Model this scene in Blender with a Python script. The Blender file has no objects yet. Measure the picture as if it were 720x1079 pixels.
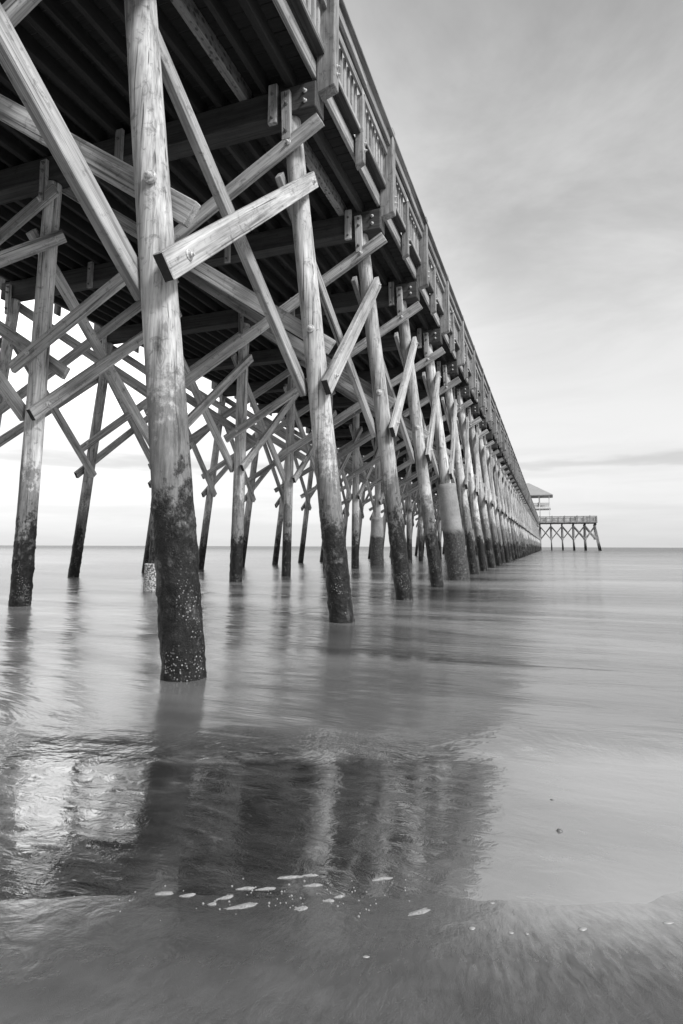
import bpy, math, random
from mathutils import Vector, Matrix, noise as mn
random.seed(7)
C = bpy.context.scene
R_ = math.radians

# ------------------------------------------------------------------ camera
H = 1.0229
YAW, PITCH, ROLL = 0.34225, 0.13250, 0.00347
fw = Vector((-math.sin(YAW)*math.cos(PITCH), math.cos(YAW)*math.cos(PITCH), math.sin(PITCH)))
rt = Vector((math.cos(YAW), math.sin(YAW), 0)); up = rt.cross(fw)
r2 = rt*math.cos(ROLL) + up*math.sin(ROLL); u2 = -rt*math.sin(ROLL) + up*math.cos(ROLL)
cd = bpy.data.cameras.new('camera'); cam = bpy.data.objects.new('camera', cd); C.collection.objects.link(cam)
M = Matrix.Identity(4)
for i in range(3):
    M[i][0] = r2[i]; M[i][1] = u2[i]; M[i][2] = -fw[i]
M[2][3] = H
cam.matrix_world = M
cd.lens = 20.322; cd.sensor_width = 36; cd.shift_y = -0.0416; cd.shift_x = -0.001
cd.clip_start = 0.05; cd.clip_end = 20000
C.camera = cam

# ------------------------------------------------------------------ world (grey sky: the photograph is black and white)
SUN_EL, SUN_AZ = R_(42), R_(112)          # azimuth clockwise from +Y
w = bpy.data.worlds.new('World'); C.world = w; w.use_nodes = True
nt = w.node_tree; nt.nodes.clear(); L = nt.links.new
def N(tree, t, **k):
    n = tree.nodes.new(t)
    for a, b in k.items(): setattr(n, a, b)
    return n
out = N(nt, 'ShaderNodeOutputWorld'); bg = N(nt, 'ShaderNodeBackground'); bg.inputs[1].default_value = 0.15
sky = N(nt, 'ShaderNodeTexSky'); sky.sky_type = 'NISHITA'; sky.sun_disc = False
sky.sun_elevation = SUN_EL; sky.sun_rotation = SUN_AZ; sky.dust_density = 3.0; sky.air_density = 1.0; sky.altitude = 0
bw = N(nt, 'ShaderNodeRGBToBW'); L(sky.outputs[0], bw.inputs[0])
tc = N(nt, 'ShaderNodeTexCoord'); sep = N(nt, 'ShaderNodeSeparateXYZ'); L(tc.outputs['Generated'], sep.inputs[0])
def math_(tree, op, a, b=None, clamp=False):
    n = N(tree, 'ShaderNodeMath', operation=op); n.use_clamp = clamp
    for i, v in enumerate((a, b)):
        if v is None: continue
        if isinstance(v, (int, float)): n.inputs[i].default_value = v
        else: tree.links.new(v, n.inputs[i])
    return n.outputs[0]
def mrange(tree, v, a, b, c, d, smooth=True):
    n = N(tree, 'ShaderNodeMapRange'); n.clamp = True
    if smooth: n.interpolation_type = 'SMOOTHSTEP'
    tree.links.new(v, n.inputs[0])
    for i, q in enumerate((a, b, c, d)): n.inputs[i+1].default_value = q
    return n.outputs[0]
Z = sep.outputs['Z']
# high thin cloud: directions projected on a flat cloud layer
zz = math_(nt, 'ADD', math_(nt, 'MAXIMUM', Z, 0.0), 0.10)
px = math_(nt, 'DIVIDE', sep.outputs['X'], zz); py = math_(nt, 'DIVIDE', sep.outputs['Y'], zz)
cmb = N(nt, 'ShaderNodeCombineXYZ'); L(px, cmb.inputs[0]); L(py, cmb.inputs[1])
mp = N(nt, 'ShaderNodeMapping'); L(cmb.outputs[0], mp.inputs[0]); mp.inputs['Rotation'].default_value = (0, 0, R_(35)); mp.inputs['Scale'].default_value = (1.1, 1.3, 1)
n1 = N(nt, 'ShaderNodeTexNoise'); n1.inputs['Scale'].default_value = 0.9; n1.inputs['Detail'].default_value = 7; n1.inputs['Roughness'].default_value = 0.60; n1.inputs['Distortion'].default_value = 0.5
L(mp.outputs[0], n1.inputs['Vector'])
cl = mrange(nt, n1.outputs[0], 0.30, 0.68, 0.76, 1.18)
# long low streaks above the horizon
mp2 = N(nt, 'ShaderNodeMapping'); L(tc.outputs['Generated'], mp2.inputs[0]); mp2.inputs['Scale'].default_value = (2.2, 2.2, 34); mp2.inputs['Location'].default_value = (0.3, 1.7, 0.4)
n2 = N(nt, 'ShaderNodeTexNoise'); n2.inputs['Scale'].default_value = 1.0; n2.inputs['Detail'].default_value = 5; n2.inputs['Roughness'].default_value = 0.5
L(mp2.outputs[0], n2.inputs['Vector'])
st = mrange(nt, n2.outputs[0], 0.42, 0.66, 0.0, 1.0)
band = math_(nt, 'MULTIPLY', mrange(nt, Z, 0.01, 0.06, 0.25, 1.0), mrange(nt, Z, 0.13, 0.19, 1.0, 0.0))
st = math_(nt, 'SUBTRACT', 1.0, math_(nt, 'MULTIPLY', math_(nt, 'MULTIPLY', st, band), 0.10))
# one clear streak (a cloud bank at about eight degrees)
mp3 = N(nt, 'ShaderNodeMapping'); L(tc.outputs['Generated'], mp3.inputs[0]); mp3.inputs['Scale'].default_value = (5, 5, 30)
n3 = N(nt, 'ShaderNodeTexNoise'); n3.inputs['Scale'].default_value = 1.4; n3.inputs['Detail'].default_value = 4; L(mp3.outputs[0], n3.inputs['Vector'])
zc = math_(nt, 'ADD', Z, math_(nt, 'MULTIPLY', math_(nt, 'SUBTRACT', n3.outputs[0], 0.5), 0.05))
bk = math_(nt, 'MULTIPLY', mrange(nt, zc, 0.122, 0.132, 0, 1), mrange(nt, zc, 0.135, 0.147, 1, 0))
bk = math_(nt, 'SUBTRACT', 1.0, math_(nt, 'MULTIPLY', bk, 0.17))
# even out the sky's own falloff: an overcast veil, brightest low over the sea on the left
flat = math_(nt, 'ADD', math_(nt, 'MULTIPLY', bw.outputs[0], 0.35), 2.6)
veil = mrange(nt, Z, 0.15, 0.85, 0.90, 0.50)
side = mrange(nt, sep.outputs['X'], -0.80, 0.25, 0.86, 0.75)
low = mrange(nt, Z, 0.18, 0.60, 0.10, 1.0)
cl = math_(nt, 'ADD', 1.0, math_(nt, 'MULTIPLY', math_(nt, 'SUBTRACT', cl, 1.0), low))
v = math_(nt, 'MULTIPLY', flat, veil)
glow = math_(nt, 'MULTIPLY', mrange(nt, Z, 0.15, 0.32, 0, 1), mrange(nt, Z, 0.45, 0.85, 1, 0))
glow = math_(nt, 'ADD', 1.0, math_(nt, 'MULTIPLY', math_(nt, 'MULTIPLY', glow, mrange(nt, sep.outputs['X'], -0.75, 0.0, 1, 0)), 1.5))
for q in (side, glow, cl, st, bk): v = math_(nt, 'MULTIPLY', v, q)
L(v, bg.inputs[0]); L(bg.outputs[0], out.inputs[0])

# ------------------------------------------------------------------ sun (soft, high on the right)
sd = bpy.data.lights.new('sun', 'SUN'); sd.energy = 2.0; sd.angle = R_(12); sd.color = (1, 1, 1)
so = bpy.data.objects.new('sun', sd); C.collection.objects.link(so)
sdir = Vector((math.sin(SUN_AZ)*math.cos(SUN_EL), math.cos(SUN_AZ)*math.cos(SUN_EL), math.sin(SUN_EL)))
so.rotation_euler = sdir.to_track_quat('Z', 'Y').to_euler(); so.location = (20, -20, 30)
C.view_settings.view_transform = 'Standard'; C.view_settings.look = 'None'
C.view_settings.exposure = 1.27; C.view_settings.gamma = 1.0; C.view_settings.use_curve_mapping = False
C.render.engine = 'CYCLES'

# ------------------------------------------------------------------ materials
def newmat(name):
    m = bpy.data.materials.new(name); m.use_nodes = True
    t = m.node_tree; b = t.nodes['Principled BSDF']; return m, t, b
def ramp(t, v, stops):
    n = N(t, 'ShaderNodeValToRGB'); e = n.color_ramp.elements
    while len(e) < len(stops): e.new(0.5)
    for i, (p, c) in enumerate(stops): e[i].position = p; e[i].color = (c, c, c, 1)
    t.links.new(v, n.inputs[0]); return n.outputs[0]
def noise(t, vec, scale, detail=5, rough=0.55, dist=0.0, mscale=None):
    if mscale:
        m = N(t, 'ShaderNodeMapping'); t.links.new(vec, m.inputs[0]); m.inputs['Scale'].default_value = mscale; vec = m.outputs[0]
    n = N(t, 'ShaderNodeTexNoise'); t.links.new(vec, n.inputs['Vector'])
    n.inputs['Scale'].default_value = scale; n.inputs['Detail'].default_value = detail
    n.inputs['Roughness'].default_value = rough; n.inputs['Distortion'].default_value = dist
    return n.outputs[0]
def mul(t, a, b, f=1.0):
    n = N(t, 'ShaderNodeMix', data_type='RGBA', blend_type='MULTIPLY'); n.inputs[0].default_value = f
    for i, v in ((6, a), (7, b)):
        if hasattr(v, 'links'): t.links.new(v, n.inputs[i])
        else: n.inputs[i].default_value = (v, v, v, 1)
    return n.outputs[2]
def mix(t, fac, a, b):
    n = N(t, 'ShaderNodeMix', data_type='RGBA'); t.links.new(fac, n.inputs[0])
    for i, v in ((6, a), (7, b)):
        if hasattr(v, 'links'): t.links.new(v, n.inputs[i])
        else: n.inputs[i].default_value = (v, v, v, 1)
    return n.outputs[2]
def bump(t, b, h, dist, strength=1.0):
    n = N(t, 'ShaderNodeBump'); n.inputs['Distance'].default_value = dist; n.inputs['Strength'].default_value = strength
    t.links.new(h, n.inputs['Height']); t.links.new(n.outputs[0], b.inputs['Normal']); return n

def wood(name, lo, hi, axis='X', rough=0.8, spots=False, knots=True, stain=None):
    """weathered timber; the grain runs along the object's own axis"""
    m, t, b = newmat(name)
    tc = N(t, 'ShaderNodeTexCoord'); oi = N(t, 'ShaderNodeObjectInfo')
    add = N(t, 'ShaderNodeVectorMath', operation='ADD'); t.links.new(tc.outputs['Object'], add.inputs[0])
    sc = N(t, 'ShaderNodeVectorMath', operation='SCALE'); cb = N(t, 'ShaderNodeCombineXYZ')
    for i in range(3): t.links.new(oi.outputs['Random'], cb.inputs[i])
    t.links.new(cb.outputs[0], sc.inputs[0]); sc.inputs['Scale'].default_value = 37.0
    t.links.new(sc.outputs[0], add.inputs[1]); V = add.outputs[0]
    s1 = (0.42, 13, 13) if axis == 'X' else (15, 15, 0.75)
    s2 = (1.7, 75, 75) if axis == 'X' else (60, 60, 2.6)
    s3 = (0.9, 3.2, 3.2) if axis == 'X' else (3.4, 3.4, 1.5)
    g1 = noise(t, V, 1.0, 6, 0.6, 0.7, s1); g2 = noise(t, V, 1.0, 4, 0.6, 0.2, s2); g3 = noise(t, V, 1.0, 4, 0.55, 0.3, s3)
    c = ramp(t, g1, [(0.28, lo), (0.46, (lo+hi)*0.56), (0.68, hi)])
    c = mul(t, c, ramp(t, g2, [(0.34, 0.50), (0.56, 1.0)]), 0.8 if axis == 'X' else 0.6)
    c = mul(t, c, ramp(t, g3, [(0.30, 0.50), (0.46, 0.90), (0.70, 1.15)]), 0.9)
    h = math_(t, 'ADD', math_(t, 'MULTIPLY', g1, 1.0), math_(t, 'MULTIPLY', g2, 0.5))
    if knots:
        mm = N(t, 'ShaderNodeMapping'); t.links.new(V, mm.inputs[0]); mm.inputs['Scale'].default_value = (2.0, 7.5, 7.5) if axis == 'X' else (5.5, 5.5, 2.4)
        vo = N(t, 'ShaderNodeTexVoronoi'); vo.inputs['Scale'].default_value = 1.0; t.links.new(mm.outputs[0], vo.inputs['Vector'])
        kd = math_(t, 'ADD', vo.outputs['Distance'], math_(t, 'MULTIPLY', math_(t, 'SUBTRACT', g1, 0.5), 0.75))
        rings = math_(t, 'SINE', math_(t, 'MULTIPLY', kd, 48.0))
        near = mrange(t, kd, 0.12, 0.42, 1.0, 0.0)
        pick = ramp(t, vo.outputs['Color'], [(0.5, 0.0), (0.6, 1.0)])
        nr = math_(t, 'MULTIPLY', near, pick)
        c = mix(t, math_(t, 'MULTIPLY', nr, mrange(t, rings, -0.8, 1.0, 0.10, 0.42)), c, lo*0.6)
        h = math_(t, 'ADD', h, math_(t, 'MULTIPLY', math_(t, 'MULTIPLY', rings, nr), 0.18))
    # drying checks: thin dark splits along the grain, and small dark blots
    s4 = (0.35, 30, 30) if axis == 'X' else (26, 26, 0.5)
    ck = noise(t, V, 1.0, 2, 0.5, 0.3, s4)
    c = mul(t, c, ramp(t, ck, [(0.31, 0.20), (0.37, 1.0)]), 0.85)
    bl = noise(t, V, 9.0, 6, 0.7, 0.5); c = mul(t, c, ramp(t, bl, [(0.34, 0.35), (0.44, 1.0)]), 0.7)
    h = math_(t, 'ADD', h, math_(t, 'MULTIPLY', mrange(t, ck, 0.25, 0.34, -1.0, 0.0), 1.2))
    c = mul(t, c, ramp(t, oi.outputs['Random'], [(0.0, 0.70), (0.5, 0.95), (1.0, 1.12)]), 1.0)
    if spots:
        mm = N(t, 'ShaderNodeMapping'); t.links.new(tc.outputs['Object'], mm.inputs[0]); mm.inputs['Scale'].default_value = (9, 13, 13)
        vo = N(t, 'ShaderNodeTexVoronoi'); vo.inputs['Scale'].default_value = 1.0; vo.inputs['Randomness'].default_value = 0.55; t.links.new(mm.outputs[0], vo.inputs['Vector'])
        c = mix(t, mrange(t, vo.outputs['Distance'], 0.30, 0.46, 0.85, 0.0), c, 0.03)
    b.inputs['Roughness'].default_value = rough
    if stain:
        b.inputs['Specular IOR Level'].default_value = 0.25
        geo = N(t, 'ShaderNodeNewGeometry'); sp = N(t, 'ShaderNodeSeparateXYZ'); t.links.new(geo.outputs['Position'], sp.inputs[0])
        P = geo.outputs['Position']
        a1 = noise(t, P, 1.0, 6, 0.68, 0.4, (3.0, 3.0, 1.6)); a2 = noise(t, P, 14.0, 6, 0.7); a3 = noise(t, V, 1.0, 5, 0.7, 0.2, (26, 26, 5))
        zr = math_(t, 'ADD', sp.outputs['Z'], math_(t, 'MULTIPLY', math_(t, 'SUBTRACT', a1, 0.5), -2.6))
        zr = math_(t, 'ADD', zr, math_(t, 'MULTIPLY', math_(t, 'SUBTRACT', a2, 0.5), -1.6))
        zr = math_(t, 'ADD', zr, math_(t, 'MULTIPLY', math_(t, 'SUBTRACT', oi.outputs['Random'], 0.5), 0.25))
        wet = mrange(t, zr, stain+0.75, stain+1.35, 0.78, 0.0)
        grow = mrange(t, zr, stain-0.12, stain+0.30, 1.0, 0.0)
        c = mix(t, wet, c, ramp(t, a3, [(0.35, 0.02), (0.6, 0.10), (0.8, 0.22)]))
        gc = ramp(t, a2, [(0.42, 0.002), (0.60, 0.009), (0.70, 0.05), (0.80, 0.12)])
        pt = noise(t, P, 1.0, 5, 0.65, 0.6, (4.5, 4.5, 3.0)); gc = mix(t, mrange(t, pt, 0.54, 0.66, 0.0, 0.6), gc, ramp(t, a2, [(0.40, 0.02), (0.65, 0.20)]))
        c = mix(t, grow, c, gc)
        # barnacles: small pale cells just over the water
        vo = N(t, 'ShaderNodeTexVoronoi'); vo.inputs['Scale'].default_value = 46; t.links.new(P, vo.inputs['Vector'])
        a4 = noise(t, P, 3.6, 3, 0.6)
        bar = math_(t, 'MULTIPLY', mrange(t, vo.outputs['Distance'], 0.22, 0.38, 1.0, 0.0), mrange(t, a4, 0.50, 0.60, 0.0, 1.0))
        bar = math_(t, 'MULTIPLY', bar, mrange(t, sp.outputs['Z'], 0.42, 0.95, 1.0, 0.12))
        bar = math_(t, 'MULTIPLY', bar, grow)
        c = mix(t, math_(t, 'MULTIPLY', bar, ramp(t, vo.outputs['Color'], [(0.2, 0.15), (0.8, 0.9)])), c, 0.36)
        h = math_(t, 'ADD', h, math_(t, 'MULTIPLY', math_(t, 'MULTIPLY', a2, grow), 6.0))
        h = math_(t, 'ADD', h, math_(t, 'MULTIPLY', bar, 2.5))
        t.links.new(mrange(t, zr, stain-0.2, stain+0.8, 0.5, rough), b.inputs['Roughness'])
    t.links.new(c, b.inputs['Base Color'])
    bump(t, b, h, 0.006, 0.8)
    return m

W = {}
W['pile'] = wood('weathered round timber', 0.13, 0.60, 'Z', stain=1.3)
W['brace'] = wood('weathered brace timber', 0.10, 0.52, 'X')
W['cap'] = wood('shade darkened timber', 0.012, 0.060, 'X')  # shade under the deck and rails put into the timber's colour
W['joist'] = wood('shade darkened joist timber', 0.004, 0.018, 'X', knots=False)  # same wood, painted near black for the shade below the deck
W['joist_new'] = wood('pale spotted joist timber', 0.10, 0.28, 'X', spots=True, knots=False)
W['rail'] = wood('railing timber', 0.08, 0.34, 'X')
W['raild'] = wood('rim timber', 0.12, 0.42, 'X')
W['postw'] = wood('railing post timber', 0.07, 0.34, 'Z')
W['deck'] = wood('shade darkened deck timber', 0.005, 0.024, 'X', knots=False)  # underside shade painted into the boards' colour
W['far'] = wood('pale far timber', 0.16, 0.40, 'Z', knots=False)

def plain(name, c, rough=0.6, metal=0.0, sc=18, amp=0.35, bd=0.003):
    m, t, b = newmat(name); tc = N(t, 'ShaderNodeTexCoord')
    n = noise(t, tc.outputs['Object'], sc, 6, 0.65)
    t.links.new(ramp(t, n, [(0.3, c*(1-amp)), (0.7, min(1, c*(1+amp)))]), b.inputs['Base Color'])
    b.inputs['Roughness'].default_value = rough; b.inputs['Metallic'].default_value = metal
    bump(t, b, n, bd); return m
W['bolt'] = plain('galvanised bolt', 0.42, 0.55, 0.25, 60, 0.5)
W['bolt_dark'] = plain('rusted bolt', 0.10, 0.7, 0.2, 60, 0.5)
W['tar'] = plain('tarred end grain', 0.012, 0.8, 0, 40, 0.5)
W['shell'] = plain('pale shell', 0.24, 0.4, 0, 30, 0.15)
W['foam'] = plain('drained foam', 0.20, 0.55, 0, 240, 0.5, 0.002)
W['shell_dark'] = plain('dark shell', 0.09, 0.4, 0, 30, 0.3)
W['roof'] = plain('pale metal roofing', 0.26, 0.6, 0, 0.6, 0.08)
W['white'] = plain('white painted timber', 0.62, 0.6, 0, 2, 0.1)
W['cloth'] = plain('dark clothing', 0.05, 0.8, 0, 8, 0.3)
W['crete'] = None
def jacket_mat():
    m, t, b = newmat('concrete casing'); g = N(t, 'ShaderNodeNewGeometry'); P = g.outputs['Position']
    sp = N(t, 'ShaderNodeSeparateXYZ'); t.links.new(P, sp.inputs[0])
    a = noise(t, P, 2.2, 6, 0.6, 0.3); a2 = noise(t, P, 16, 6, 0.7)
    c = ramp(t, a, [(0.3, 0.14), (0.7, 0.26)]); c = mul(t, c, ramp(t, a2, [(0.3, 0.75), (0.6, 1.0)]), 0.8)
    zr = math_(t, 'ADD', sp.outputs['Z'], math_(t, 'MULTIPLY', math_(t, 'SUBTRACT', a, 0.5), -0.7))
    dk = mrange(t, zr, 1.42, 1.62, 1.0, 0.0)
    c = mix(t, dk, c, ramp(t, a2, [(0.38, 0.008), (0.6, 0.05), (0.75, 0.30)]))
    t.links.new(c, b.inputs['Base Color']); b.inputs['Roughness'].default_value = 0.8
    bump(t, b, math_(t, 'ADD', a, math_(t, 'MULTIPLY', a2, 0.6)), 0.02, 0.7); return m
W['crete'] = jacket_mat()
W['barn'] = None
def barn_mat():
    m, t, b = newmat('barnacle covered casing'); g = N(t, 'ShaderNodeNewGeometry'); P = g.outputs['Position']
    vo = N(t, 'ShaderNodeTexVoronoi'); vo.inputs['Scale'].default_value = 26; t.links.new(P, vo.inputs['Vector'])
    c = ramp(t, vo.outputs['Distance'], [(0.2, 0.55), (0.5, 0.26), (0.75, 0.06)]); t.links.new(c, b.inputs['Base Color'])
    b.inputs['Roughness'].default_value = 0.8; bump(t, b, vo.outputs['Distance'], 0.02, -0.8); return m
W['barn'] = barn_mat()

# sea: long exposure, so a milky surface with soft drawn-out reflections
def sea_mat():
    m, t, b = newmat('sea water'); g = N(t, 'ShaderNodeNewGeometry'); P = g.outputs['Position']
    sp = N(t, 'ShaderNodeSeparateXYZ'); t.links.new(P, sp.inputs[0])
    a = noise(t, P, 1.0, 5, 0.55, 0.6, (0.10, 0.42, 1)); a1 = noise(t, P, 1.0, 5, 0.6, 0.8, (0.5, 2.3, 1)); a2 = noise(t, P, 1.0, 6, 0.6, 0.4, (0.018, 0.085, 1))
    c = ramp(t, a, [(0.34, 0.03), (0.5, 0.10), (0.66, 0.25)])
    c = mul(t, c, ramp(t, a1, [(0.3, 0.75), (0.65, 1.1)]), 0.7)
    c = mul(t, c, ramp(t, a2, [(0.32, 0.75), (0.6, 1.1)]), 0.8)
    sh = math_(t, 'SUBTRACT', sp.outputs['Y'], math_(t, 'MULTIPLY', sp.outputs['X'], 0.38))       # distance off the beach
    wv = noise(t, P, 1.0, 5, 0.6, 0.5, (1.6, 1.6, 1)); sw = math_(t, 'ADD', sh, math_(t, 'MULTIPLY', math_(t, 'SUBTRACT', wv, 0.5), 0.35))
    near = mrange(t, sw, 3.05, 3.75, 1.0, 0.0)
    lace = noise(t, P, 1.0, 6, 0.7, 1.2, (3.0, 7.0, 1))
    c = mix(t, near, c, ramp(t, lace, [(0.40, 0.022), (0.60, 0.05), (0.72, 0.16)]))     # next to the sand the water is a clear film with a little foam lace
    c = mix(t, math_(t, 'MULTIPLY', near, mrange(t, sp.outputs['X'], -0.75, 0.25, 0.0, 0.8)), c, ramp(t, a1, [(0.3, 0.22), (0.7, 0.34)]))     # bright sky reflection on the right, put into the water's colour
    lip = math_(t, 'MULTIPLY', mrange(t, sw, 3.10, 3.19, 0, 1), mrange(t, sw, 3.20, 3.42, 1, 0))
    c = mix(t, math_(t, 'MULTIPLY', lip, math_(t, 'MULTIPLY', mrange(t, lace, 0.42, 0.64, 0.0, 0.45), mrange(t, sp.outputs['X'], -0.5, 0.1, 1.0, 0.2))), c, 0.30)
    t.links.new(c, b.inputs['Base Color'])
    t.links.new(mrange(t, sp.outputs['Y'], 10, 50, 4.0, 1.4), b.inputs['IOR'])
    ro = math_(t, 'MULTIPLY', mrange(t, a, 0.3, 0.7, 0.14, 0.22), mrange(t, sw, 3.0, 3.8, 0.22, 1.0)); t.links.new(ro, b.inputs['Roughness'])
    rip = math_(t, 'MULTIPLY', noise(t, P, 1.0, 5, 0.6, 1.0, (9, 12, 1)), math_(t, 'MULTIPLY', near, 0.017))
    hh = math_(t, 'ADD', math_(t, 'ADD', math_(t, 'MULTIPLY', a1, 0.25), a), math_(t, 'MULTIPLY', a2, mrange(t, sp.outputs['Y'], 10, 120, 0.0, 22.0)))
    hh = math_(t, 'ADD', math_(t, 'MULTIPLY', hh, math_(t, 'SUBTRACT', 1.0, math_(t, 'MULTIPLY', near, 0.8))), rip)
    # the open sea is choppy: under the long exposure it averages to a matt grey
    df = N(t, 'ShaderNodeBsdfDiffuse'); df.inputs[0].default_value = (0.13, 0.13, 0.13, 1)
    mx = N(t, 'ShaderNodeMixShader'); mo = t.nodes['Material Output']
    t.links.new(mrange(t, sp.outputs['Y'], 14, 220, 0.0, 0.6), mx.inputs[0]); t.links.new(b.outputs[0], mx.inputs[1]); t.links.new(df.outputs[0], mx.inputs[2]); t.links.new(mx.outputs[0], mo.inputs['Surface'])
    fade = mrange(t, sp.outputs['Y'], 2.5, 9.0, 0.8, 1.0)
    bn = bump(t, b, hh, 0.10, 1.0); t.links.new(fade, bn.inputs['Strength'])
    return m
W['sea'] = sea_mat()
# beach: a film of water lies over its far edge, the near sand is damp and rough
def sand_mat():
    m, t, b = newmat('wet sand'); g = N(t, 'ShaderNodeNewGeometry'); P = g.outputs['Position']
    sp = N(t, 'ShaderNodeSeparateXYZ'); t.links.new(P, sp.inputs[0]); X, Y = sp.outputs['X'], sp.outputs['Y']
    mp = N(t, 'ShaderNodeMapping'); t.links.new(P, mp.inputs[0]); mp.inputs['Rotation'].default_value = (0, 0, R_(-16))
    Q = mp.outputs[0]
    fine = noise(t, P, 420, 3, 0.7); 
    # the backwash has combed the near sand in a fan: streaks run out from one spot
    dx = math_(t, 'ADD', X, 0.42); dy = math_(t, 'SUBTRACT', 2.75, Y)
    ang = math_(t, 'ARCTAN2', dx, dy); rad = math_(t, 'SQRT', math_(t, 'ADD', math_(t, 'MULTIPLY', dx, dx), math_(t, 'MULTIPLY', dy, dy)))
    pc = N(t, 'ShaderNodeCombineXYZ'); t.links.new(ang, pc.inputs[0]); t.links.new(rad, pc.inputs[1])
    grain = noise(t, pc.outputs[0], 1.0, 6, 0.65, 0.6, (60, 16, 1)); comb = noise(t, pc.outputs[0], 1.0, 4, 0.6, 0.8, (13, 2.6, 1)); soft = noise(t, P, 1.0, 4, 0.5, 0.6, (2.6, 6.0, 1)); big = noise(t, P, 2.0, 4, 0.6)
    edge = math_(t, 'ADD', math_(t, 'MULTIPLY', grain, 0.55), math_(t, 'MULTIPLY', noise(t, Q, 1.0, 5, 0.6, 0.4, (5, 2.5, 1)), 0.45))
    yy = math_(t, 'SUBTRACT', Y, math_(t, 'MULTIPLY', X, 0.38))       # the film's edge runs slightly across the beach
    yy = math_(t, 'ADD', yy, math_(t, 'MULTIPLY', math_(t, 'SUBTRACT', edge, 0.5), 0.75))
    film = mrange(t, yy, 1.50, 2.05, 0.0, 1.0)
    # sand colours; right of the pier's edge the reflected sky is painted in paler
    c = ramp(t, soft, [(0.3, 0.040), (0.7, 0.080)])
    c = mul(t, c, ramp(t, grain, [(0.3, 0.35), (0.62, 1.2)]), 0.85)
    c = mul(t, c, ramp(t, comb, [(0.3, 0.65), (0.66, 1.15)]), 0.55)
    c = mul(t, c, ramp(t, fine, [(0.34, 0.55), (0.6, 1.15)]), 0.8)
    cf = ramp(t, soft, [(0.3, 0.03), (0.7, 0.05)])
    cf = mix(t, mrange(t, X, -0.55, 0.15, 0.0, 0.9), cf, ramp(t, soft, [(0.3, 0.17), (0.7, 0.25)]))     # paler to the right: reflected sky painted into the film's colour
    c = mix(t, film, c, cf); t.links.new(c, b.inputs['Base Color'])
    b.inputs['IOR'].default_value = 1.8
    ro = math_(t, 'ADD', math_(t, 'MULTIPLY', film, -0.16), 0.32)
    ro = math_(t, 'ADD', ro, math_(t, 'MULTIPLY', math_(t, 'SUBTRACT', soft, 0.5), 0.12)); t.links.new(ro, b.inputs['Roughness'])
    b.inputs['Coat Weight'].default_value = 0.0
    t.links.new(math_(t, 'MULTIPLY', film, 0.95), b.inputs['Coat Weight']); b.inputs['Coat Roughness'].default_value = 0.10; b.inputs['Coat IOR'].default_value = 4.0
    inv = math_(t, 'SUBTRACT', 1.0, film)
    h = math_(t, 'MULTIPLY', math_(t, 'ADD', math_(t, 'MULTIPLY', grain, 0.55), math_(t, 'MULTIPLY', fine, 0.6)), math_(t, 'ADD', math_(t, 'MULTIPLY', inv, 1.0), 0.05))
    h = math_(t, 'ADD', h, math_(t, 'MULTIPLY', edge, 0.18))
    bn = bump(t, b, h, 0.007, 0.8)
    # ripples on the film
    rp = noise(t, Q, 1.0, 4, 0.6, 0.9, (8, 11, 1)); b2 = N(t, 'ShaderNodeBump'); b2.inputs['Distance'].default_value = 0.006; b2.inputs['Strength'].default_value = 0.4
    t.links.new(math_(t, 'ADD', rp, math_(t, 'MULTIPLY', grain, 0.25)), b2.inputs['Height']); t.links.new(b2.outputs[0], b.inputs['Coat Normal'])
    return m
W['sand'] = sand_mat()

# ------------------------------------------------------------------ mesh helpers
MW = {}          # world matrices, known before the view layer updates
def link(name, verts, faces, mat, parent=None, matrix=None, smooth=False):
    me = bpy.data.meshes.new(name); me.from_pydata(verts, [], faces); me.materials.append(mat)
    if smooth:
        me.polygons.foreach_set('use_smooth', [True]*len(me.polygons))
    me.update()
    o = bpy.data.objects.new(name, me); C.collection.objects.link(o)
    if parent is not None:
        o.parent = parent
        o.matrix_basis = MW[parent.name].inverted() @ (matrix if matrix is not None else Matrix.Identity(4))
    elif matrix is not None: o.matrix_basis = matrix
    MW[o.name] = matrix.copy() if matrix is not None else Matrix.Identity(4)
    return o
class MB:
    def __init__(s): s.v = []; s.f = []
    def add(s, v, f, mat=None):
        k = len(s.v); s.v += [tuple(mat @ Vector(q)) if mat else tuple(q) for q in v]; s.f += [tuple(i+k for i in q) for q in f]
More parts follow.
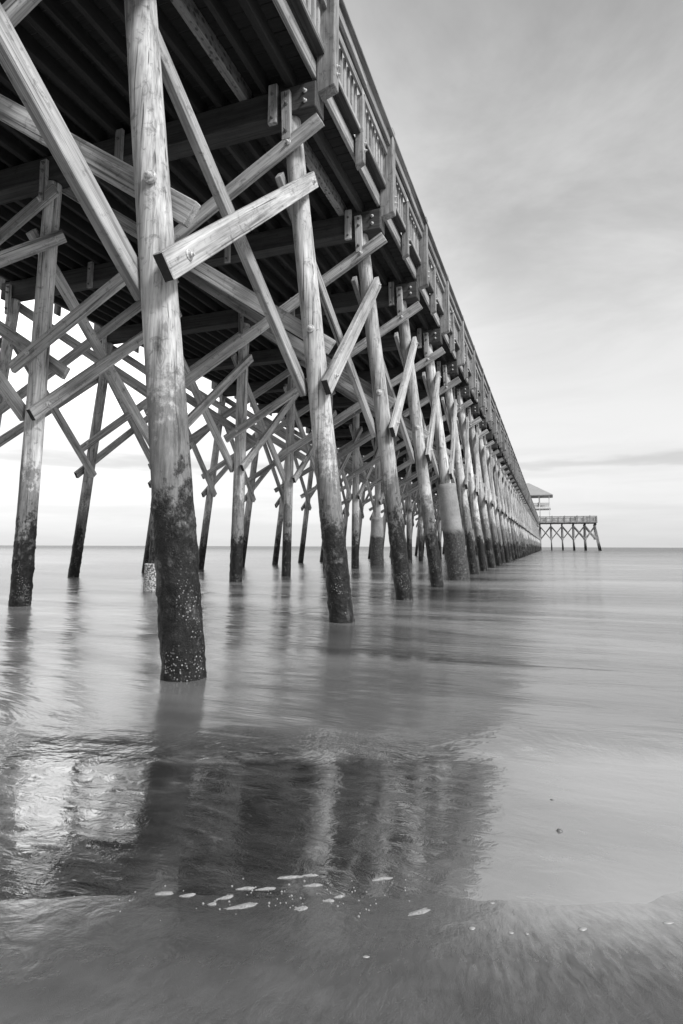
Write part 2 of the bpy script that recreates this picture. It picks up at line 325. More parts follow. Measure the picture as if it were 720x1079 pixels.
def cbox(lx, ly, lz, c=0.008):
    """box centred on the origin with chamfered edges"""
    hx, hy, hz = lx/2, ly/2, lz/2; c = min(c, hx*.4, hy*.4, hz*.4)
    v = []; idx = {}
    for sx in (-1, 1):
        for sy in (-1, 1):
            for sz in (-1, 1):
                for a in range(3):
                    d = [hx, hy, hz]
                    for k in range(3):
                        if k != a: d[k] -= c
                    idx[(sx, sy, sz, a)] = len(v); v.append((sx*d[0], sy*d[1], sz*d[2]))
    f = []
    sg = (-1, 1)
    for a in range(3):
        o1, o2 = [k for k in range(3) if k != a]
        for s in sg:
            def key(p, q):
                t = [0, 0, 0]; t[a] = s; t[o1] = p; t[o2] = q; return idx[(*t, a)]
            f.append([key(-1, -1), key(1, -1), key(1, 1), key(-1, 1)])
    for a in range(3):       # edges running along a
        o1, o2 = [k for k in range(3) if k != a]
        for p in sg:
            for q in sg:
                def key(s, ax):
                    t = [0, 0, 0]; t[a] = s; t[o1] = p; t[o2] = q; return idx[(*t, ax)]
                f.append([key(-1, o1), key(1, o1), key(1, o2), key(-1, o2)])
    for sx in sg:
        for sy in sg:
            for sz in sg: f.append([idx[(sx, sy, sz, a)] for a in range(3)])
    # orient outwards
    g = []
    for q in f:
        P = [Vector(v[i]) for i in q]; n = (P[1]-P[0]).cross(P[2]-P[0]); cc = sum(P, Vector())/len(P)
        g.append(tuple(q) if n.dot(cc) > 0 else tuple(reversed(q)))
    return v, g
def frame(p0, p1, nrm):
    p0, p1, n = Vector(p0), Vector(p1), Vector(nrm)
    x = (p1-p0).normalized(); y = (n - x*n.dot(x)).normalized(); z = x.cross(y); c = (p0+p1)/2
    m = Matrix.Identity(4)
    for i in range(3): m[i][0] = x[i]; m[i][1] = y[i]; m[i][2] = z[i]; m[i][3] = c[i]
    return m, (p1-p0).length
def beam(name, p0, p1, nrm, thick, wide, mat, parent, c=0.008, tarred=False):
    """timber from p0 to p1, its flat face towards nrm; the ends and faces are slightly out of true"""
    m, l = frame(p0, p1, nrm)
    v, f = cbox(l, thick, wide, c)
    if l > 1.5 and wide > 0.2:      # sawn timber is never quite straight
        pass
    o = link(name, v, f, W[mat], parent, m)
    if tarred:
        o.data.materials.append(W['tar']); o.data.polygons[0].material_index = 1
    return o
def bmerge(mb, p0, p1, nrm, thick, wide):
    m, l = frame(p0, p1, nrm); v, f = cbox(l, thick, wide, 0.004); mb.add(v, f, m)
def lathe(p0, p1, prof, seg=20, wob=0.0, seed=0, caps=True):
    """prof: list of (t along the axis, radius); world coordinates relative to p0"""
    p0, p1 = Vector(p0), Vector(p1); ax = (p1-p0); L_ = ax.length; z = ax.normalized()
    x = Vector((1, 0, 0)) - z*z.x; x.normalize(); y = z.cross(x)
    v = []; f = []
    for t_, r in prof:
        c = z*(t_*L_)
        for k in range(seg):
            a = 2*math.pi*k/seg
            rr = r
            if wob: rr = r*(1 + wob*mn.noise(Vector((math.cos(a)*1.1+seed*7.3, math.sin(a)*1.1, t_*L_*0.7))) + wob*0.45*mn.noise(Vector((math.cos(a)*3+seed, math.sin(a)*3, t_*L_*2.6))))
            v.append(tuple(c + x*(rr*math.cos(a)) + y*(rr*math.sin(a))))
    n = len(prof)
    for i in range(n-1):
        for k in range(seg):
            k2 = (k+1) % seg; f.append((i*seg+k, i*seg+k2, (i+1)*seg+k2, (i+1)*seg+k))
    if caps: f.append(tuple(range(seg-1, -1, -1))); f.append(tuple((n-1)*seg+k for k in range(seg)))
    return v, f
def disc_bolt(p, nrm, r, parent, mat='bolt', depth=0.05):
    """washer, nut and rod end, pointing along nrm"""
    n = Vector(nrm).normalized(); p = Vector(p)
    x = n.orthogonal().normalized(); y = n.cross(x); v = []; f = []
    prof = [(-0.02, r), (0.012, r), (0.016, r*0.9), (0.017, r*0.56), (0.017+depth*0.6, r*0.52), (0.02+depth*0.66, r*0.3), (0.02+depth, r*0.26), (0.022+depth, 0.001)]
    seg = 12
    for (h, q) in prof:
        for k in range(seg):
            a = 2*math.pi*k/seg; v.append(tuple(n*h + x*(q*math.cos(a)) + y*(q*math.sin(a))))
    for i in range(len(prof)-1):
        for k in range(seg): f.append((i*seg+k, i*seg+(k+1) % seg, (i+1)*seg+(k+1) % seg, (i+1)*seg+k))
    return link('bolt', v, f, W[mat], parent, Matrix.Translation(p))
def empty(name, loc):
    o = bpy.data.objects.new(name, None); C.collection.objects.link(o); o.location = loc; o.empty_display_size = 0.3
    MW[o.name] = Matrix.Translation(loc); return o
def tag(o, label=None, cat=None, group=None, kind=None):
    if label: o['label'] = label
    if cat: o['category'] = cat
    if group: o['group'] = group
    if kind: o['kind'] = kind
    return o

# ------------------------------------------------------------------ ground and sea
def bed(x, y):
    """sand height: gently falling seawards, ridged a little where the film of water ends"""
    q = y - 0.38*x
    z = (1.97 - q)*0.026 if q < 3.4 else -0.0372 - (q-3.4)*0.03
    z += 0.0020*mn.noise(Vector((x*1.3, y*2.2, 0))) + 0.0008*mn.noise(Vector((x*7, y*5, 3))) + 0.0005*mn.noise(Vector((x*19, y*12, 7)))
    return min(max(z, -1.5), 0.6)
def sheet(name, xs, ys, zf, mat):
    v = [(x, y, zf(x, y)) for y in ys for x in xs]; nx = len(xs); f = []
    for j in range(len(ys)-1):
        for i in range(nx-1): f.append((j*nx+i, j*nx+i+1, (j+1)*nx+i+1, (j+1)*nx+i))
    return link(name, v, f, mat, smooth=True)
def span(stops):
    o = []
    for a, b, s in stops:
        n = max(1, int(round((b-a)/s)))
        for i in range(n): o.append(a+(b-a)*i/n)
    o.append(stops[-1][1]); return o
xs = span([(-400, -40, 60), (-40, -8, 2), (-8, -4, 0.4), (-4, -2.2, 0.1), (-2.2, 1.2, 0.02), (1.2, 3, 0.1), (3, 10, 0.5), (10, 40, 5), (40, 400, 60)])
ys = span([(-300, -20, 40), (-20, -1, 1), (-1, 0.8, 0.2), (0.8, 2.6, 0.02), (2.6, 8, 0.3), (8, 80, 6)])
tag(sheet('beach', xs, ys, bed, W['sand']), kind='structure')
def swell(x, y):
    k = min(1.0, max(0.0, (y-2.7)/5.0))
    if y > 400: return 0.0
    z = 0.028*mn.noise(Vector((x*0.09, y*0.42, 1.7))) + 0.010*mn.noise(Vector((x*0.4, y*1.5, 5)))
    return z*k*max(0.0, 1-y/400)
xs2 = span([(-6000, -200, 800), (-200, -60, 20), (-60, 20, 0.8), (20, 200, 15), (200, 6000, 800)])
ys2 = span([(0.9, 30, 0.16), (30, 80, 1.2), (80, 400, 20), (400, 12000, 1600)])
tag(sheet('sea', xs2, ys2, swell, W['sea']), kind='structure')
v = [(-6000, 80, -1.6), (6000, 80, -1.6), (6000, 12000, -3), (-6000, 12000, -3)]
tag(link('seabed', v, [(0, 1, 2, 3)], W['sand']), kind='structure')

# ------------------------------------------------------------------ the pier
S = 3.66; Y0 = 4.03; NB = 52
ZB, ZT = 7.78, 8.24                        # underside and top of the cap beams
pier = tag(empty('pier', (-8.6, Y0, 0)), 'long weathered timber fishing pier on round piles with crossed braces, running out to sea', 'pier')
def XR(z): return -2.74 - 0.91*z/8.0
def XM(z): return -8.62 + 0.06*z/8.0
def XL(z): return -14.60 + 0.91*z/8.0
ROW = {'R': XR, 'M': XM, 'L': XL}
def YB(n): return Y0 + S*n
rnd = random.Random(3)
far_piles, far_side, far_cross, far_rails, far_bal, far_joist = MB(), MB(), MB(), MB(), MB(), MB()

def pile_shape(x0, x1, y, seed, seg, rings, zt=ZB, zb=-0.6, rb=0.176, rtp=0.150):
    p0 = Vector((x0, y, zb)); p1 = Vector((x1, y, zt)); prof = []
    for i in range(rings+1):
        t_ = i/rings; prof.append((t_, rb+(rtp-rb)*t_))
    prof = prof[:-1] + [(0.9985, rtp*0.98), (1.0, rtp*0.86)] if rings > 8 else prof
    v, f = lathe(p0, p1, prof, seg, 0.035 if rings > 8 else 0.02, seed); return p0, v, f
JIT = {('R', 0): 0.0, ('R', 3): -0.02, ('R', 4): 0.0, ('M', 4): -0.12, ('M', 1): 0.02}
piles = {}
for n in range(-1, NB+1):
    for key, fx in ROW.items():
        y = YB(n); sd_ = n*3+ord(key); rr = random.Random(sd_)
        rb = 0.176*rr.uniform(0.93, 1.07) if not (key == 'R' and n < 3) else 0.169
        j = JIT.get((key, n), rr.uniform(-0.06, 0.06) if n > 3 else 0.0)
        x0, x1 = fx(-0.6)+j, fx(ZB)+j*0.5 - (0.11 if (key, n) == ('R', 0) else 0.0)
        indiv = (key == 'R' and n <= 44) or (key != 'R' and n <= 25)
        if indiv:
            seg, rings = (80, 260) if n <= 1 else ((48, 140) if n <= 3 else ((20, 30) if n < 12 else (12, 8)))
            p0, v, f = pile_shape(x0, x1, y, sd_, seg, rings, rb=rb, rtp=rb*0.87)
            if n <= 3:      # raised, clumped crust of barnacles and weed on the foot of the pile
                w2 = []
                for q3 in v:
                    zz_ = q3[2] - 0.6; ax = p0.x + (x1-x0)*(q3[2]/(ZB+0.6)) - p0.x
                    d = Vector((q3[0]-ax, q3[1], 0)); k = max(0.0, min(1.0, (1.75 + 0.5*mn.noise(Vector((q3[0]*3+sd_, q3[1]*3, q3[2]*1.5))) - zz_)/0.5))
                    P3 = Vector((q3[0]+sd_, q3[1], q3[2]))
                    g = max(-0.1, mn.noise(P3*7))*0.020 + mn.noise(P3*22)*0.009 + max(0, mn.noise(P3*45))*0.010
                    e = 1 + k*g/0.17 if q3[2] < 3 else 1
                    w2.append((ax+d.x*e, d.y*e, q3[2]))
                v = w2
            o = link('pile', v, f, W['pile'], pier, Matrix.Translation(p0), smooth=True); piles[(key, n)] = o
        else:
            p0, v, f = pile_shape(x0, x1, y, sd_, 8, 2, rb=rb, rtp=rb*0.87); far_piles.add(v, f, Matrix.Translation(p0))
# casings on three piles
def jacket(key, n, z0, z1, r0, r1, mat, label):
    fx = ROW[key]; j = JIT.get((key, n), 0)
    p0 = Vector((fx(z0)+j, YB(n), z0)); p1 = Vector((fx(z1)+j, YB(n), z1)); prof = []
    for i in range(25): t_ = i/24; prof.append((t_, r0+(r1-r0)*t_))
    prof += [(1.0, r1*0.9), (1.0, 0.12)]
    v, f = lathe(p0, p1, prof, 32, 0.015 if mat == 'crete' else 0.06, 5+n, caps=False)
    o = link('casing', v, f, W[mat], piles[(key, n)], Matrix.Translation(p0), smooth=True); o['label'] = label
jacket('R', 4, -0.5, 3.02, 0.345, 0.30, 'crete', 'smooth grey casing round the lower pile, black with growth below')
jacket('M', 2, -0.5, 0.62, 0.27, 0.26, 'barn', 'barnacled casing at the foot of the pile')
jacket('M', 7, -0.5, 2.55, 0.36, 0.33, 'crete', 'pale casing round the lower pile')

# cap beams, cleats and the bolts in them
for n in range(-1, NB+1):
    y = YB(n)
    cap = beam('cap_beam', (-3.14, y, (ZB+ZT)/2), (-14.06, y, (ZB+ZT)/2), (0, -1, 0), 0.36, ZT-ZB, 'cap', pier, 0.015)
    if n > 14: continue
    for key, fx in ROW.items():
        if key != 'R' and n > 5: continue
        x = fx(ZB)
        c = beam('cleat', (x+0.03, y-0.225, 7.28), (x, y-0.225, 8.12), (0, -1, 0), 0.08, 0.15, 'brace', pier)
        for zz_ in (7.42, 7.88, 8.04): disc_bolt((x+0.02, y-0.265, zz_), (0, -1, 0), 0.032, c, 'bolt_dark', 0.05)
    if n <= 8:
        for xx, zz_ in ((-3.85, 7.62), (-6.85, 7.60), (-10.9, 7.6)):
            if n > 3 and xx < -4: continue
            c = beam('cleat', (xx, y-0.225, zz_), (xx, y-0.225, 8.30), (0, -1, 0), 0.07, 0.15, 'brace', pier)
            for k in (0.09, 0.5): disc_bolt((xx, y-0.26, zz_+k), (0, -1, 0), 0.026, c, 'bolt_dark', 0.03)
    if n <= 8:
        for q in range(2): disc_bolt((-3.32+0.0*q, y-0.18, 7.92+0.17*q), (0, -1, 0), 0.035, cap, 'bolt', 0.04)

# transverse crossed braces, one on each face of the bent
def cross(n):
    y = YB(n); R = random.Random(n*11+5)
    q = lambda a=0.05: R.uniform(-a, a)
    far = n > 23
    off = 0.215
    sets = [((-3.04, 7.52+q()), (-8.98, 4.18+q()), -off), ((-8.72+q(), 8.05 if n != 1 else 8.0), (-3.0, 4.02+q()), off),
            ((-8.25, 7.50+q()), (-14.55, 4.1+q()), -off), ((-13.9, 7.75+q()), (-8.15, 4.1+q()), off)]
    bolts = [((XR(7.2), 7.2), (XM(4.4), 4.4)), ((XM(7.8), 7.8), (XR(4.15), 4.15)), ((XM(7.3), 7.3), (XL(4.4), 4.4)), ((XL(7.6), 7.6), (XM(4.35), 4.35))]
    for k, ((xa, za), (xb, zb), dy) in enumerate(sets):
        a = (xa, y+dy, za); b = (xb, y+dy, zb)
        if far: bmerge(far_cross, a, b, (0, -1, 0), 0.085, 0.24); continue
        o = beam('cross_brace', a, b, (0, -1, 0), 0.085, 0.24*R.uniform(0.96, 1.03), 'brace', pier)
        if n <= 10:
            for (bx, _) in bolts[k]:
                t_ = (bx-xa)/(xb-xa); bz = za+(zb-za)*t_
                if dy < 0: disc_bolt((bx, y+dy-0.043, bz), (0, -1, 0), 0.045, o)
                elif n <= 8 and abs(bx-XR(4.15)) < .3:      # the rod end shows on the near side of the pile
                    pl = piles[('R', n)]; disc_bolt((bx+0.02, y-0.163, bz+0.04), (0.15, -1, 0), 0.06, pl, 'bolt', 0.05)
for n in range(-1, NB+1): cross(n)

# braces along each row of piles, from bent n to bent n+1
def side(n, key):
    R = random.Random(n*17+ord(key)); q = lambda a=0.05: R.uniform(-a, a); fx = ROW[key]
    for k, (za, zb, sgn) in enumerate(((3.28, 6.72, 1), (6.75, 3.30, -1))):
        off = (0.225 if key != 'L' else 0.225)*sgn
        if key == 'L': off = -off
        ya, yb_ = YB(n)-0.28+q(0.04), YB(n+1)+0.12+q(0.06)
        if sgn < 0: ya, yb_ = YB(n)-0.2, YB(n+1)+0.02+q(0.03)
        za += q(); zb += q()
        xa, xb = fx(za)+off, fx(zb)+off
        nr = (1, 0, 0.11 if key == 'R' else 0)
        if key == 'L': nr = (1, 0, -0.11)
        indiv = (key == 'R' and n <= 30) or (key != 'R' and n <= 8)
        if not indiv: bmerge(far_side, (xa, ya, za), (xb, yb_, zb), nr, 0.10, 0.235); continue
        o = beam('side_brace', (xa, ya, za), (xb, yb_, zb), nr, 0.10, 0.235*R.uniform(0.96, 1.03), 'brace', pier, tarred=sgn > 0)
        if n <= 10:
            A, B = Vector((xa, ya, za)), Vector((xb, yb_, zb))
            for t_ in (0.075, 0.955):
                if sgn > 0: disc_bolt(A.lerp(B, t_)+Vector((0.05*(1 if key != 'L' else -1), 0, 0)), (1 if key != 'L' else -1, 0, 0), 0.05, o, 'bolt', 0.04)
for n in range(-1, NB):
    for key in ROW: side(n, key)

# joists, rim boards and deck
JX = [-3.60-0.42*i for i in range(25)]
YE = YB(NB)+0.5
for i, x in enumerate(JX):
    for n in (-1, 0, 1):
        mat = 'joist_new' if (i == 2 and n == 0) or (i == 1 and n == 1) else 'joist'
        ya = YB(n)-0.6 if n == -1 else YB(n)+0.0
        dx_ = rnd.uniform(-0.05, 0.05)
        if mat == 'joist' and rnd.random() < 0.16: mat = 'cap'
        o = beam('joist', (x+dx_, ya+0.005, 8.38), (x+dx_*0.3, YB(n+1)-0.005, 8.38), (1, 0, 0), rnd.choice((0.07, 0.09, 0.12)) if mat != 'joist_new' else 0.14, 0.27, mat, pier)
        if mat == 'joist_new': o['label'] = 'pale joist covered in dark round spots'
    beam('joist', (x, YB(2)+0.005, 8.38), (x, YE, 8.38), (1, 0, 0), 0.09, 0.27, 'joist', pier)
mb = MB(); y = YB(-1)-0.6
while y < YE:
    wdt = 0.235; v, f = cbox(10.66, wdt-0.012, 0.05, 0.004); mb.add(v, f, Matrix.Translation((-8.6+rnd.uniform(-.01, .01), y+wdt/2, 8.543))); y += wdt
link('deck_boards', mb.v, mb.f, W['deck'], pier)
for n in range(-1, 30):
    for s, x in ((1, -3.215), (-1, -13.985)):
        if s < 0 and n > 8: continue
        beam('rim_board', (x, YB(n)+0.003 if n > -1 else YB(n)-.6, 8.50), (x, YB(n+1)-0.003, 8.50), (s, 0, 0), 0.07, 0.28, 'raild', pier)
beam('rim_board', (-3.215, YB(30)+0.003, 8.50), (-3.215, YE, 8.50), (1, 0, 0), 0.07, 0.28, 'raild', pier)
beam('rim_board', (-13.985, YB(9)+0.003, 8.50), (-13.985, YE, 8.50), (-1, 0, 0), 0.07, 0.28, 'raild', pier)

# railing: one bay from post to post
YP = Y0 + 0.02
def post_shape(xo, xi, wy, z0, z1, s):
    """railing post bolted outside the rim board: its foot is cut on a slant, lower on the inside"""
    hx, hy = abs(xo-xi)/2, wy/2; c = 0.010
    v, f = cbox(2*hx, wy, z1-z0, c)
    v = [(x, y, z + (0.09*((x*s)/(2*hx)+0.5) if z < 0 else -0.02*abs(x/hx))) for x, y, z in v]
    return v, f
def railing(n, s, full):
    """s = +1 seaward right side (towards the camera), -1 the far side"""
    ya = YP+S*n; ym = ya+S/2; yb_ = ya+S; R = random.Random(n*5+s)
    q = lambda a=0.008: R.uniform(-a, a)
    X = lambda d: (-2.87-d) if s > 0 else (-14.33+d)          # d = distance inwards from the outer face of the tall posts
    T = []
    T.append(('cap', (X(0.10), ya, 9.96), (X(0.10), yb_, 9.96), (0, 0, 1), 0.05, 0.25, 'rail'))
    T.append(('rail_post', ya, 0.0, 0.30, 0.22, 8.08, 10.16))
    T.append(('rail_post', ym, 0.115, 0.275, 0.15, 8.07, 9.56))
    for p, q_ in ((ya+0.115, ym-0.01), (ym+0.01, yb_-0.115)):
        T.append(('upper_rail', (X(0.085)+q(), p, 9.82+q()), (X(0.085)+q(), q_, 9.82+q()), (s, 0, 0), 0.055, 0.21, 'rail'))
    for p, q_ in ((ya+0.115, ym-0.08), (ym+0.08, yb_-0.115)):
        T.append(('upper_rail', (X(0.145)+q(), p, 9.58+q()), (X(0.145)+q(), q_, 9.58+q()), (s, 0, 0), 0.05, 0.14, 'rail'))
        T.append(('bottom_rail', (X(0.235), p, 8.75+q()), (X(0.235), q_, 8.75+q()), (0, 0, 1), 0.055, 0.148, 'cap'))
        T.append(('bottom_rail', (X(0.185), p, 8.835), (X(0.185), q_, 8.835), (s, 0, 0), 0.04, 0.09, 'rail'))
    T.append(('toe_board', (X(0.43), ya, 8.745), (X(0.43), yb_, 8.745), (0, 0, 1), 0.055, 0.23, 'cap'))
    bal = []
    for h, (p, q_) in enumerate(((ya+0.115, ym-0.08), (ym+0.08, yb_-0.115))):
        for k in range(8):
            yy = p+(q_-p)*(k+0.5)/8; bal.append(((X(0.235), yy, 8.79), (X(0.235), yy, 9.66), (s, 0, 0), 0.04, 0.085))
    if not full:
        for t_ in T:
            if t_[0] == 'rail_post': v, f = post_shape(X(t_[2]), X(t_[3]), t_[4], t_[5], t_[6], s); far_rails.add(v, f, Matrix.Translation(((X(t_[2])+X(t_[3]))/2, t_[1], (t_[5]+t_[6])/2)))
            else: bmerge(far_rails, *t_[1:6])
        for b_ in bal: bmerge(far_bal, *b_)
        return
    c = T[0]; root = beam('railing', *c[1:6], c[6], pier)
    for t_ in T[1:]:
        nm = t_[0]
        if nm == 'rail_post':
            v, f = post_shape(X(t_[2]), X(t_[3]), t_[4], t_[5], t_[6], s)
            o = link('rail_post', v, f, W['postw'], root, Matrix.Translation(((X(t_[2])+X(t_[3]))/2, t_[1], (t_[5]+t_[6])/2)))
            if n <= 8:
                for zb_ in (8.56, 8.42): disc_bolt((X(t_[2]), t_[1]+0.02, zb_), (s, 0, 0), 0.035, root, 'bolt', 0.035)
        else: beam(nm, *t_[1:6], t_[6], root, 0.006)
    for b_ in bal:
        if n < 6 and s > 0: beam('baluster', *b_, 'raild', root, 0.005)
        else: bmerge(far_bal, *b_)
for n in range(-1, 52): railing(n, 1, n <= 30)
for n in range(-1, 52): railing(n, -1, n <= 8)
def stuff(mb, name, mat):
    if mb.v: tag(link(name, mb.v, mb.f, W[mat], pier), kind='stuff')

# ------------------------------------------------------------------ T-shaped head of the pier
HY = (192.5, 196.2, 199.9); HX = [0.5, 3.8, 7.1, 10.4]
for yy in HY:
    for x in HX + [-2.8]:
        p0, v, f = pile_shape(x, x, yy, x*3+yy, 10, 3, rb=0.2, rtp=0.17); link('pile', v, f, W['pile'], pier, Matrix.Translation(p0), smooth=True) if yy < 193 else far_piles.add(v, f, Matrix.Translation(p0))
    p0, v, f = pile_shape(14.6, 13.3, yy, 9+yy, 10, 3, rb=0.2, rtp=0.17); link('pile', v, f, W['pile'], pier, Matrix.Translation(p0), smooth=True) if yy < 193 else far_piles.add(v, f, Matrix.Translation(p0))
    xx = [-2.8]+HX+[13.5]
    for a, b in zip(xx[:-1], xx[1:]):
        bmerge(far_cross, (a, yy-0.25, 7.6), (b, yy-0.25, 3.4), (0, -1, 0), 0.1, 0.26); bmerge(far_cross, (a, yy+0.25, 3.4), (b, yy+0.25, 7.6), (0, -1, 0), 0.1, 0.26)
for x in [-2.8]+HX+[13.4]:
    for ya, yb_ in zip(HY[:-1], HY[1:]):
        bmerge(far_side, (x+.25, ya, 3.4), (x+.25, yb_, 7.2), (1, 0, 0), .1, .24); bmerge(far_side, (x-.25, ya, 7.2), (x-.25, yb_, 3.4), (1, 0, 0), .1, .24)
    beam('cap_beam', (x, 191.6, 8.0), (x, 200.8, 8.0), (1, 0, 0), 0.36, 0.46, 'cap', pier)
v, f = cbox(28.5, 10.4, 0.34, 0.02); link('platform_deck', v, f, W['raild'], pier, Matrix.Translation((-0.4, 196.2, 8.62)))
for s, yy in ((-1, 191.1), (1, 201.3)):
    beam('upper_rail', (-2.9, yy, 10.4), (13.8, yy, 10.4), (0, s, 0), 0.06, 0.24, 'far', pier)
    beam('bottom_rail', (-2.9, yy, 8.98), (13.8, yy, 8.98), (0, s, 0), 0.06, 0.14, 'far', pier)
    k = 0; x = -2.6
    while x < 13.7:
        if k % 12 == 0: bmerge(far_rails, (x, yy+.07*s, 8.4), (x, yy+.07*s, 10.7 if (k//12) % 2 == 0 else 10.3), (0, s, 0), 0.2, 0.24)
        bmerge(far_bal, (x, yy, 8.9), (x, yy, 10.35), (0, s, 0), 0.04, 0.07); x += 0.15; k += 1
beam('upper_rail', (13.8, 191.1, 10.4), (13.8, 201.3, 10.4), (1, 0, 0), 0.06, 0.24, 'far', pier)
beam('bottom_rail', (13.8, 191.1, 8.98), (13.8, 201.3, 8.98), (1, 0, 0), 0.06, 0.14, 'far', pier)
y = 191.2
while y < 201.2: bmerge(far_bal, (13.8, y, 8.9), (13.8, y, 10.35), (1, 0, 0), 0.04, 0.07); y += 0.3
stuff(far_piles, 'pile', 'pile'); stuff(far_side, 'side_brace', 'brace'); stuff(far_cross, 'cross_brace', 'brace')
stuff(far_rails, 'rail_post', 'rail'); stuff(far_bal, 'baluster', 'raild')

# ------------------------------------------------------------------ pavilion at the pier's end
pav = tag(empty('pavilion', (-8.6, 196.2, 8.8)), 'two storey open pavilion with pale hipped roof at the far end of the pier', 'pavilion')
XA, XB, YA, YBk = -17.7, 0.5, 192.0, 200.4
ez, rz = 17.3, 21.6
v = [(XA-1, YA-1, ez), (XB+1, YA-1, ez), (XB+1, YBk+1, ez), (XA-1, YBk+1, ez), (-11.6, 196.2, rz), (-5.6, 196.2, rz),
     (XA-1, YA-1, ez-.22), (XB+1, YA-1, ez-.22), (XB+1, YBk+1, ez-.22), (XA-1, YBk+1, ez-.22)]
f = [(0, 1, 5, 4), (1, 2, 5), (2, 3, 4, 5), (3, 0, 4), (0, 6, 7, 1), (1, 7, 8, 2), (2, 8, 9, 3), (3, 9, 6, 0), (6, 9, 8, 7)]
link('roof', v, f, W['roof'], pav)
v, f = cbox(XB-XA+.4, YBk-YA+.4, 0.45, 0.03); link('upper_floor', v, f, W['white'], pav, Matrix.Translation(((XA+XB)/2, 196.2, 13.2)))
nx = 6
for i in range(nx+1):
    x = XA+.15+(XB-XA-.3)*i/nx
    for yy in (YA+.15, YBk-.15):
        for z0, z1 in ((8.8, 12.97), (13.43, ez-.22)):
            v, f = cbox(.3, .3, z1-z0, .02); link('post', v, f, W['white'], pav, Matrix.Translation((x, yy, (z0+z1)/2)))
for yy in (YA+.15, YBk-.15):
    rl = beam('railing', (XA, yy, 14.75), (XB, yy, 14.75), (0, 1, 0), .09, .14, 'far', pav)
    m2 = MB(); x = XA
    while x < XB: bmerge(m2, (x, yy, 13.43), (x, yy, 14.7), (0, 1, 0), .05, .08); x += .2
    link('baluster', m2.v, m2.f, W['far'], rl)['kind'] = 'stuff'
for x in (XA+.15, XB-.15):
    rl = beam('railing', (x, YA+.2, 14.75), (x, YBk-.2, 14.75), (1, 0, 0), .09, .14, 'far', pav)
    m2 = MB(); y = YA+.3
    while y < YBk-.3: bmerge(m2, (x, y, 13.43), (x, y, 14.7), (1, 0, 0), .05, .08); y += .2
    link('baluster', m2.v, m2.f, W['far'], rl)['kind'] = 'stuff'
v, f = cbox(9, 5, 4.1, .05); link('kiosk_room', v, f, W['white'], pav, Matrix.Translation((-9.5, 197, 10.86)))

# ------------------------------------------------------------------ people far out on the pier head (skin-modifier figures)
def person(loc, rot, label, sc=1.0, lean=0.0):
    pts = [(0, 0, .92, .15, .11), (0, 0, 1.12, .14, .10), (0, -.02-lean*.3, 1.36, .18, .11), (0, -.03-lean*.4, 1.50, .06, .06), (0, -.05-lean*.5, 1.64, .095, .105), (0, -.05-lean*.5, 1.72, .085, .095),
           (.19, -.02-lean*.3, 1.40, .06, .06), (.27, -.05, 1.14, .045, .045), (.2, -.28, 1.08, .035, .035), (.18, -.38, 1.09, .03, .04),
           (-.19, -.02-lean*.3, 1.40, .06, .06), (-.27, -.05, 1.14, .045, .045), (-.2, -.28, 1.08, .035, .035), (-.18, -.38, 1.09, .03, .04),
           (.10, 0, .84, .10, .10), (.11, -.02, .46, .065, .065), (.12, .02, .08, .045, .045), (.12, -.14, .035, .04, .035),
           (-.10, 0, .84, .10, .10), (-.11, -.02, .46, .065, .065), (-.12, .02, .08, .045, .045), (-.12, -.14, .035, .04, .035)]
    ed = [(0, 1), (1, 2), (2, 3), (3, 4), (4, 5), (2, 6), (6, 7), (7, 8), (8, 9), (2, 10), (10, 11), (11, 12), (12, 13), (0, 14), (14, 15), (15, 16), (16, 17), (0, 18), (18, 19), (19, 20), (20, 21)]
    me = bpy.data.meshes.new('person'); me.from_pydata([p[:3] for p in pts], ed, []); o = bpy.data.objects.new('person', me); C.collection.objects.link(o)
    md = o.modifiers.new('skin', 'SKIN'); md.use_smooth_shade = True
    for i, p in enumerate(pts): me.skin_vertices[0].data[i].radius = (p[3], p[4])
    me.skin_vertices[0].data[0].use_root = True
    s2 = o.modifiers.new('sub', 'SUBSURF'); s2.levels = 1; s2.render_levels = 1
    me.materials.append(W['cloth']); o.location = loc; o.rotation_euler = (0, 0, rot); o.scale = (sc,)*3
    tag(o, label, 'person')
person((-2.9, 192.9, 13.43), 0.2, 'person leaning over the upper floor railing of the far pavilion')
person((7.6, 192.0, 8.8), -0.3, 'person in dark clothes standing at the middle of the far platform railing')
person((10.9, 192.2, 8.8), 0.6, 'person in dark clothes standing at the platform railing near its right end', 0.93)

# ------------------------------------------------------------------ shells on the wet sand
def shell(x, y, l, wd, rot, mat, label, group, hgt=0.5):
    """one valve of a clam: a domed fan with a beak, growth ridges and a rim, lying mouth down"""
    v = []; f = []; nr, ns = 9, 22
    for i in range(nr+1):
        q = i/nr
        for k in range(ns):
            a = 2*math.pi*k/ns; rx = 0.5*l*(1+0.10*math.cos(a)); ry = 0.5*wd*(1-0.10*math.cos(2*a))
            z = hgt*wd*0.55*(1-q**2.2)**0.8*(1+0.05*math.sin(q*26)); bx = -0.16*l*(1-q)
            v.append((bx+rx*q*math.cos(a), ry*q*math.sin(a), z))
    for i in range(nr):
        for k in range(ns): f.append((i*ns+k, (i+1)*ns+k, (i+1)*ns+(k+1) % ns, i*ns+(k+1) % ns))
    o = link('shell', v, f, W[mat], smooth=True); o.location = (x, y, max(0.0, bed(x, y))+0.0005); o.rotation_euler = (0, 0, rot)
    tag(o, label, 'shell', group); return o
G = 'shells lying on the wet sand'
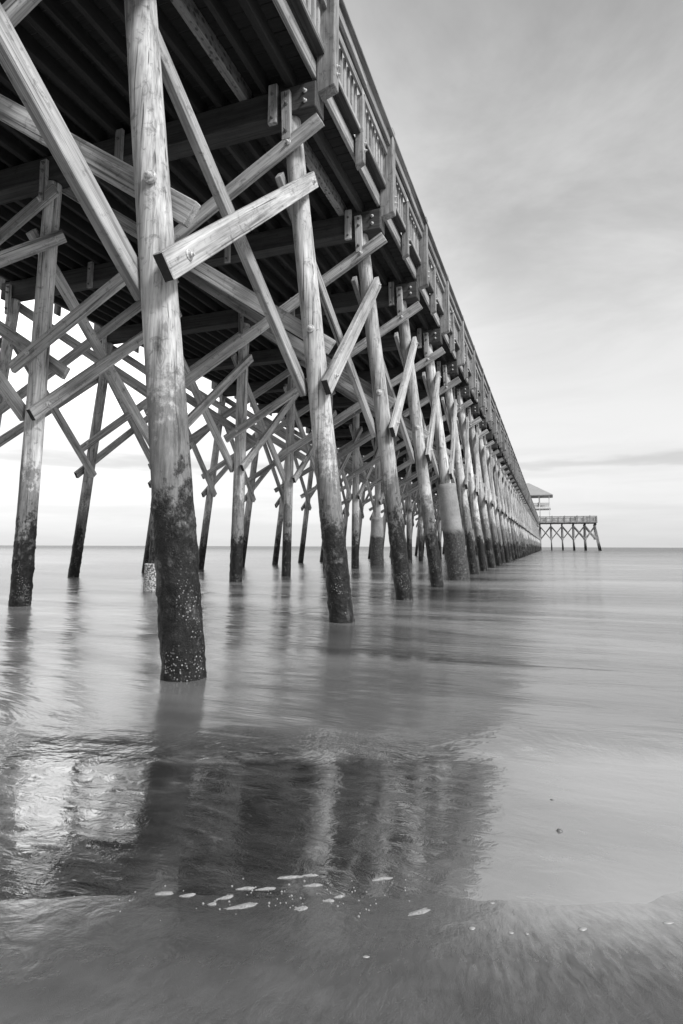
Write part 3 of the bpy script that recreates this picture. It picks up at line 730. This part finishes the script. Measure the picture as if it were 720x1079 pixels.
def foam(x, y, l, wd, rot, label, group, seed):
    """a low ragged lump of foam drawn out by the backwash"""
    v = [(0, 0, 0)]; f = []; nr, ns = 10, 40
    top = 0.0045
    for i in range(1, nr+1):
        q = i/nr
        for k in range(ns):
            a = 2*math.pi*k/ns; ca, sa = math.cos(a), math.sin(a)
            rr = q*(1 + 0.42*mn.noise(Vector((ca*1.3+seed*3.1, sa*1.3, 0))) + 0.22*mn.noise(Vector((ca*3.7, sa*3.7+seed, 2))))
            tail = 1.35 if ca < 0 else 0.8
            px_, py_ = 0.5*l*rr*ca*tail, 0.5*wd*rr*sa*(1-0.35*(ca < 0)*abs(ca))
            z = top*(1-q**1.6)*(1+0.5*mn.noise(Vector((px_*160, py_*160, seed))))
            v.append((px_, py_, max(z, 0.0) if q < 1 else -0.002))
    v[0] = (0, 0, top)
    for k in range(ns): f.append((0, 1+k, 1+(k+1) % ns))
    for i in range(nr-1):
        for k in range(ns): f.append((1+i*ns+k, 1+(i+1)*ns+k, 1+(i+1)*ns+(k+1) % ns, 1+i*ns+(k+1) % ns))
    o = link('foam_patch', v, f, W['foam'], smooth=True); o.location = (x, y, max(0.0, bed(x, y))+0.0006); o.rotation_euler = (0, 0, rot)
    tag(o, label, 'foam', group); return o
F = 'small foam patches left along the edge of the wash'
FO = [((-1.115, 1.585), .060, .018, 'leftmost foam patch, at the foot of the near pile reflection'),
 ((-1.045, 1.60), .042, .015, 'foam patch second from the left, beside the near pile reflection'),
 ((-0.955, 1.585), .026, .014, 'small foam patch lying lowest left of the biggest one'),
 ((-0.935, 1.63), .046, .018, 'foam patch directly left of the biggest one'),
 ((-0.865, 1.61), .085, .024, 'biggest foam patch, elongated, below the dark deck reflection'),
 ((-0.90, 1.69), .060, .014, 'thin foam streak behind and left of the biggest patch'),
 ((-0.84, 1.71), .060, .013, 'thin foam streak straight behind the biggest patch'),
 ((-0.80, 1.79), .085, .014, 'long slim foam streak at the back of the cluster'),
 ((-0.745, 1.82), .050, .011, 'slim foam streak at the back right of the cluster'),
 ((-0.715, 1.775), .055, .015, 'foam patch at the right of the cluster, behind the round one'),
 ((-0.705, 1.655), .036, .022, 'rounded foam patch at the lower right of the cluster'),
 ((-0.645, 1.715), .028, .016, 'small foam patch of the pair right of the cluster, nearer one'),
 ((-0.625, 1.745), .030, .010, 'small foam patch of the pair right of the cluster, farther one'),
 ((-0.53, 1.88), .065, .018, 'lone foam patch in the middle of the dark deck reflection'),
 ((-0.385, 1.755), .068, .022, 'foam patch near the right edge of the dark reflection')]
for k, ((x, y), l, wd, lab) in enumerate(FO): foam(x, y, l, wd, R_(30+rnd.uniform(-10, 14)), lab, F, k+1)
sp_ = MB()
for k in range(90):
    x = rnd.gauss(-0.72, 0.22); y = 1.70 + 0.36*(x+0.72) + rnd.gauss(0.0, 0.055); rr = rnd.uniform(0.0012, 0.0042)
    v, f = lathe((0, 0, 0), (0, 0, rr*0.9), [(0, rr), (0.6, rr*0.8), (1, rr*0.3)], 8); sp_.add(v, f, Matrix.Translation((x, y, max(0.0, bed(x, y)))))
tag(link('foam_specks', sp_.v, sp_.f, W['foam'], smooth=True), kind='stuff')
SH = [((-0.475, 1.52), .020, .010, 'lone white chip of shell on the dark sand below the reflection'),
 ((-0.24, 1.725), .020, .014, 'small pale shell just right of the dark reflection'),
 ((-0.14, 1.74), .016, .011, 'small pale shell, left one of a close pair right of the reflection'),
 ((-0.10, 1.75), .011, .009, 'tiny pale shell, right one of a close pair right of the reflection'),
 ((0.04, 1.825), .028, .016, 'rounded pale shell in the open sand of the lower right'),
 ((0.262, 1.935), .036, .014, 'pale flat shell nearest the right edge of the beach'),
 ((-0.20, 1.865), .018, .010, 'small pale shell farther up the beach than the ones right of the reflection')]
for k, ((x, y), l, wd, lab) in enumerate(SH): shell(x, y, l*0.9, wd*0.8, R_(30+rnd.uniform(-12, 12)), 'shell', lab, G)
shell(-0.01, 2.39, 0.024, 0.016, 0.3, 'shell_dark', 'black shell alone on the smooth bright sand at right', G, 0.9)
shell(-0.035, 2.66, 0.016, 0.008, 0.1, 'shell_dark', 'smaller black shell farther out on the bright sand at right', G, 0.7)
